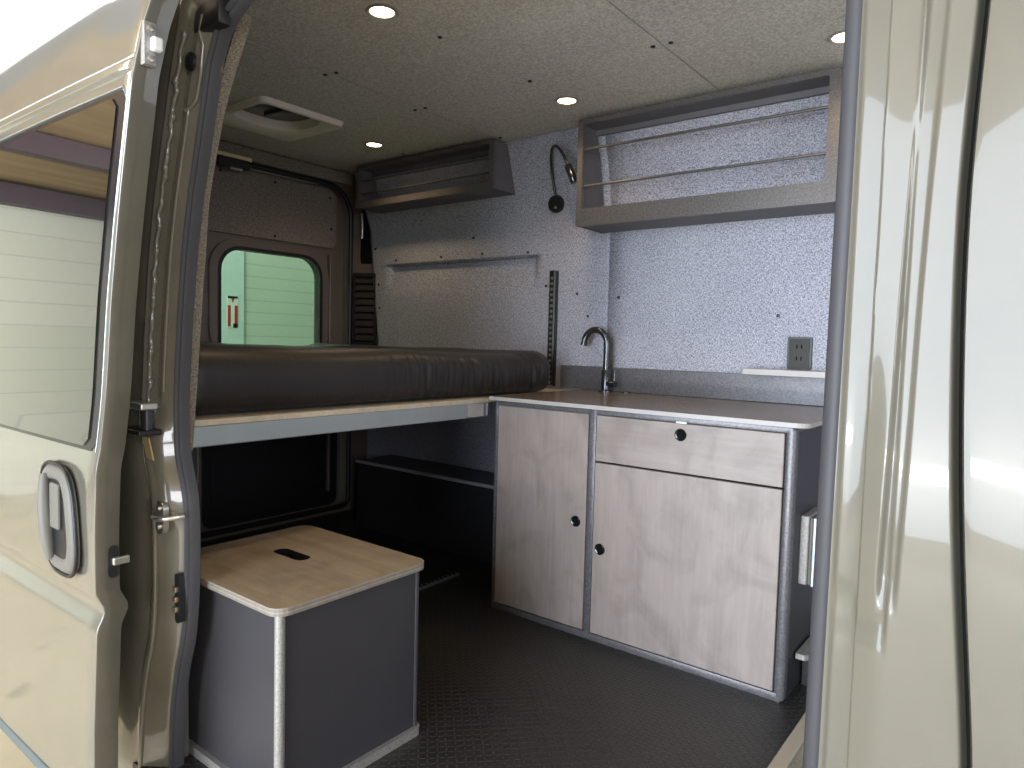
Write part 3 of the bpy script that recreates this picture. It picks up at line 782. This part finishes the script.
for (y, hz, ex, sag, k_) in rows:
    prof2 = []
    top = mz1 + sag; bot = mz0
    h_ = (top - bot) * (.60 + .40 * k_) ; b0 = bot + (top - bot - h_) * .5
    fr_wr = 0
    pts2 = [(mx0 + ex, b0), (mx0 + ex, b0 + h_)]
    nfx = 14
    for q in range(nfx): # top going forward
        x = mx0 + .1 + (mx1 - .13 - ex - mx0 - .1) * q / (nfx - 1)
        pts2.append((x, b0 + h_ + .006 * noise.noise((x * 3, y * 3, 0)) - .004))
    for q in range(1, 17):
        t = PI / 2 - PI * q / 16; ct, st = max(0, math.cos(t)), math.sin(t)
        cx_ = mx1 - .13 - ex
        x = cx_ + .13 * ct ** .62; z = b0 + h_ / 2 + h_ / 2 * math.copysign(abs(st) ** (.78 if st > 0 else .5), st)
        wr_ = sm((y - 1.35) / .35) * (.013 * noise.noise((y * 30 + z * 9, z * 4, 1.5)) + .007 * noise.noise((y * 70, z * 8, 4.5)))
        wr_ += .006 * noise.noise((y * 4, z * 7, 7.1))
        seam = -.012 * math.exp(-((y - 2.27) / .009) ** 2)
        prof_x = x + (wr_ + seam) * ct
        pts2.append((prof_x, z))
    R2.append([(a_, y, c_) for a_, c_ in pts2])
mt.loft(R2, True, True)
mo = mt.build('mattress', M['mattress'], None, 60)
tag(mo, 'thick mattress in a dark brown fitted sheet on bed platform', 'mattress')

# ledge under the bed (wheel arch cover)
lg = thing('wheel_arch_cover', (-2.25, 2.5, 0), 'black wheel arch cover with pale edge strip under the bed', 'storage ledge')
MB().box(-2.86, -1.615, 2.37, 2.615, 0.001, .350, .002).build('cover_box', M['ledge'], lg)
MB().box(-2.86, -1.615, 2.356, 2.370, .342, .358, .003).build('edge_strip', plain('strip_grey', (.42, .41, .44), .45, .2), lg)
MB().box(-2.86, -1.615, 2.370, 2.615, .350, .355, .001).build('cover_top', plain('cover_top', (.07, .07, .085), .5), lg)

# tracks
def ltrack(name, p0, p1, wdir, nrm, width, label):
    p0, p1, wdir, nrm = Vector(p0), Vector(p1), Vector(wdir), Vector(nrm)
    d = (p1 - p0); L = d.length; d.normalize()
    T = thing(name, p0, label, 'track')
    mb = MB()
    q = [(-.5, 0), (-.5, .6), (-.28, 1), (.28, 1), (.5, .6), (.5, 0)]
    mb.loft([[p + wdir * (a_ * width) + nrm * (b_ * .010) for a_, b_ in q] for p in (p0, p1)], True, True)
    mb.build('track_rail', M['black'] if 'wall' in label else M['alu'], T)
    hb_ = MB(); n = int(L / .025)
    for k in range(n):
        c_ = p0 + d * (.0125 + k * .025) + nrm * .0101
        hb_.bm.faces.new([hb_.bm.verts.new(c_ + (wdir * math.cos(2 * PI * j / 10) + d * math.sin(2 * PI * j / 10)) * .0078) for j in range(10)])
    hb_.build('track_holes', M['steel'] if 'wall' in label else M['darkvoid'], T)
    return T
ltrack('cargo_track', (-1.81, 2.622, .805), (-1.81, 2.622, 1.327), (1, 0, 0), (0, -1, 0), .034, 'black slotted cargo track standing upright on the wall above the bed')
ltrack('cargo_track', (-1.944, 1.25, .0005), (-1.944, 2.16, .0005), (1, 0, 0), (0, 0, 1), .034, 'silver slotted cargo track lying on the floor under the bed')
# cable strip beside the wall track
sp_ = MB().box(-1.790, -1.782, 2.612, 2.628, .80, 1.325, .002).build('cable_strip', M['black']); tag(sp_, 'thin black strip beside the upright wall track', 'strip')

# ------------------------------------------------------------------ overhead shelves
def shelf(x0, x1, yf, z0, z1, label, rods, stile_l, stile_r, lip, toprail, grp=None):
    T = thing('overhead_shelf', ((x0 + x1) / 2, yf + .1, z0), label, 'shelf')
    yb0, yb1 = wall_y(z0) - .006, wall_y(z1) - .006
    for x in (x0, x1 - .012):
        MB().prism([(yf + .004, z0), (yb0, z0), (yb1, z1), (yf + .004, z1)], 'x', x, x + .012).build('side_panel', M['shelf_in'], T)
    MB().box(x0 + .002, x1 - .002, yf + .004, yb0 - .001, z0, z0 + .012).build('bottom_panel', M['shelf_in'], T)
    MB().box(x0 + .002, x1 - .002, yf + .004, yb1 - .002, z1 - .012, z1).build('top_panel', M['shelf_in'], T)
    MB().box(x0 + .012, x1 - .012, yb1 - .012, yb1 - .001, z1 - .034, z1 - .012).build('wall_cleat', M['shelf_in'], T)
    f_ = MB()
    f_.ring(rrect(x0 - .002, x1 + .002, z0 - .002, z1 + .001, [.018, .006, .004, .004], 5), rrect(x0 + stile_l, x1 - stile_r, z0 + lip, z1 - toprail, .003, 5), 'y', yf - .006, yf + .014)
    f_.build('front_frame', M['shelf_frame'], T, 30)
    for z in rods:
        MB().cyl((x0 + stile_l * .5, yf + .016, z), (x1 - stile_r * .5, yf + .016, z), .0055, 10).build('rod', M['shelf_frame'], T, 40)
    return T
shelf(-1.563, -.575, 2.42, 1.478, 1.900, 'large open overhead wall shelf with two rods above the galley', (1.788, 1.640), .022, .036, .068, .018)
shelf(-2.972, -2.030, 2.44, 1.690, 1.906, 'small open overhead wall shelf with two rods above the bed', (1.832, 1.766), .020, .022, .030, .016)

# ------------------------------------------------------------------ gooseneck reading lamp
lp = thing('reading_lamp', (-1.80, 2.60, 1.626), 'black gooseneck reading lamp on the wall between the two shelves', 'lamp')
wy = wall_y(1.626)
MB().lathe([(.040, 0), (.040, -.018), (.036, -.024), (.01, -.025)], (-1.80, wy - .002, 1.626), 'y', 28).build('lamp_base', M['black'], lp, 40)
MB().lathe([(.006, -.025), (.006, -.029), (.003, -.030)], (-1.793, wy - .002, 1.606), 'y', 14).build('switch', M['steel'], lp, 40)
gn = []
for k in range(26):
    t = k / 25
    P0, P1, P2, P3 = Vector((-1.800, wy - .02, 1.662)), Vector((-1.815, wy - .10, 1.91)), Vector((-1.70, wy - .17, 1.875)), Vector((-1.652, wy - .15, 1.748))
    gn.append(P0 * (1 - t) ** 3 + P1 * 3 * t * (1 - t) ** 2 + P2 * 3 * t * t * (1 - t) + P3 * t ** 3)
MB().tube(gn, .0065, 10).build('gooseneck', M['gunmetal'], lp, 60)
e = gn[-1]; dd = (gn[-1] - gn[-2]).normalized()
MB().tube([e - dd * .004, e + dd * .002, e + dd * .075, e + dd * .08], [.010, .016, .017, .014], 18).build('lamp_head', M['gunmetal'], lp, 50)

# ------------------------------------------------------------------ ceiling lights
grp = 'round downlights in the ceiling'
spots = [(-1.541, 1.346, 'warm round ceiling downlight nearest the top edge, left of centre'), (-2.593, 2.227, 'warm round ceiling downlight between roof vent and small shelf'),
         (-1.503, 2.233, 'warm round ceiling downlight just left of the large shelf'), (-.530, 2.235, 'warm round ceiling downlight above the large shelf right end')]
for i, (x, y, lb) in enumerate(spots):
    if i == 0:
        dl = thing('downlight', (x, y, ZC), lb, 'ceiling light', grp)
        MB().lathe([(.033, 0), (.044, -.001), (.046, -.004), (.040, -.007), (.034, -.004), (.033, 0)], (x, y, ZC), 'z', 28).build('trim_ring', M['boxedge'], dl, 40)
        MB().lathe([(.034, -.001), (.034, -.0035), (.02, -.005), (.001, -.0055)], (x, y, ZC), 'z', 28).build('lens', M['glow'], dl, 40)
    else:
        c_ = copy_tree(dl, (x, y, ZC)); c_['label'] = lb
    l = bpy.data.lights.new('downlight_lamp', 'SPOT'); l.energy = 7; l.color = (1, .72, .42); l.spot_size = 2.5; l.spot_blend = .8; l.shadow_soft_size = .03
    lo_ = bpy.data.objects.new('downlight_lamp', l); COL.objects.link(lo_); lo_.location = (x, y, ZC - .02)

# ------------------------------------------------------------------ roof vent
rv = thing('roof_vent', (-2.645, 1.737, ZC), 'pale square roof vent with smoked dome in the ceiling', 'roof vent')
ox0, ox1, oy0, oy1 = -2.86, -2.44, 1.535, 1.945
A0 = rrect(ox0, ox1, oy0, oy1, .035, 6); A1 = rrect(ox0 + .006, ox1 - .006, oy0 + .006, oy1 - .006, .035, 6)
A2 = rrect(ox0 + .016, ox1 - .016, oy0 + .016, oy1 - .016, .04, 6)
A3 = rrect(ox0 + .07, ox1 - .035, oy0 + .035, oy1 - .05, .12, 6); A4 = rrect(ox0 + .078, ox1 - .040, oy0 + .040, oy1 - .056, .12, 6)
MB().loft([[(p[0], p[1], z) for p in A] for A, z in ((A0, 1.9195), (A1, 1.900), (A2, 1.896), (A3, 1.918), (A4, 1.940), (A4, 1.985))], True, False).build('vent_frame', M['plastic_white'], rv, 40)
MB().prism(rrect(ox0 + .05, ox1 - .03, oy0 + .03, oy1 - .05, .11, 6), 'z', 1.955, 1.963).build('smoked_dome', M['smoked'], rv)
MB().box(ox0 + .12, ox1 - .12, 1.735, 1.745, 1.944, 1.954).build('vent_bar', M['border'], rv)

# ------------------------------------------------------------------ garage round the van
struct(MB().box(-9, 14, -14, 9, -.54, -.52).build('ground', M['concrete']))
struct(MB().box(-7.7, -7.5, -9, 9, -.52, 2.45).build('wall_garage_rear', M['block']))
struct(MB().box(-7.5, -7.44, 4.44, 8.5, -.52, 2.9).build('door_3', M['siding']))
struct(MB().box(-7.5, -7.40, 4.14, 4.44, -.52, 2.9).build('trim_3', M['post']))
sg = thing('wall_sign', (-7.39, 4.38, 1.05), 'small red and white upright sign seen through the rear window', 'sign')
MB().box(-7.40, -7.392, 4.232, 4.358, 1.075, 1.435).build('sign_board', M['white'], sg)
MB().box(-7.392, -7.388, 4.234, 4.270, 1.09, 1.33).build('red_stripe', M['red'], sg); MB().box(-7.392, -7.388, 4.318, 4.354, 1.11, 1.33).build('red_stripe', M['red'], sg)
MB().box(-7.392, -7.388, 4.236, 4.354, 1.410, 1.435).build('black_band', M['black'], sg)
MB().prism([(4.275, 1.41), (4.295, 1.36), (4.315, 1.41)], 'x', -7.392, -7.388).build('arrow', M['red'], sg)
MB().box(-7.392, -7.388, 4.300, 4.356, 1.075, 1.125).build('black_mark', M['black'], sg)
struct(MB().prism([(-7.7, 2.30), (-7.7, 2.45), (14, 4.6), (14, 4.45)], 'y', -9, .12).build('ceiling_garage', M['planks']))
struct(MB().box(-7.7, -7.5, .12, 9, 2.45, 7.0).build('wall_garage_upper', plain('white_wall', (.85, .85, .83), .7)))
struct(MB().box(-7.5, -7.36, -9, 1.2, 2.12, 2.30).build('trim_4', M['purple']))
struct(MB().box(-6.1, -5.95, -9, 1.2, 2.30, 2.46).build('trim_5', M['purple']))

# ------------------------------------------------------------------ light
w = bpy.data.worlds.new('world'); scene.world = w; w.use_nodes = True
bg = w.node_tree.nodes['Background']; bg.inputs[0].default_value = (.92, .96, 1, 1); bg.inputs[1].default_value = .32
def area(name, loc, target, sx, sy, e, col):
    l = bpy.data.lights.new(name, 'AREA'); l.shape = 'RECTANGLE'; l.size = sx; l.size_y = sy; l.energy = e; l.color = col
    o = bpy.data.objects.new(name, l); COL.objects.link(o); o.location = loc
    o.rotation_euler = (Vector(target) - Vector(loc)).to_track_quat('-Z', 'Y').to_euler(); return o
area('garage_opening_light', (-1.3, -4.6, 1.6), (-1.4, 2.0, .9), 5.4, 3.8, 800, (.76, .865, 1.0))
area('garage_rear_fill', (-4.2, -1.5, 2.7), (-6.5, 2.5, 0.4), 3.0, 2.0, 150, (1, .96, .84))  # added fill without a visible fixture, brightens the wall behind the van
area('side_fill', (5.5, -2.6, 2.0), (-1.6, .9, 1.0), 2.4, 2.0, 190, (.95, .96, 1.0))  # added fill from front right for door edge, jamb and rail
area('windshield_light', (1.5, 1.75, 1.25), (-1.6, 1.6, .7), 1.5, .7, 6, (.85, .92, 1.0))
area('pillar_strip_fill', (-1.1, -6.0, .16), (-1.1, 0, .2), 2.1, .17, 110, (1, .96, .88))  # added thin lamp, makes the bright band reflected in the front pillar
area('upper_wall_fill', (-5.2, 2.5, 5.6), (-7.5, 2.5, 5.6), 3, 1.5, 420, (1, 1, 1))  # added fill out of view, whitens the upper garage wall
scene.view_settings.view_transform = 'Standard'
scene.view_settings.look = 'None'
scene.view_settings.exposure = 0
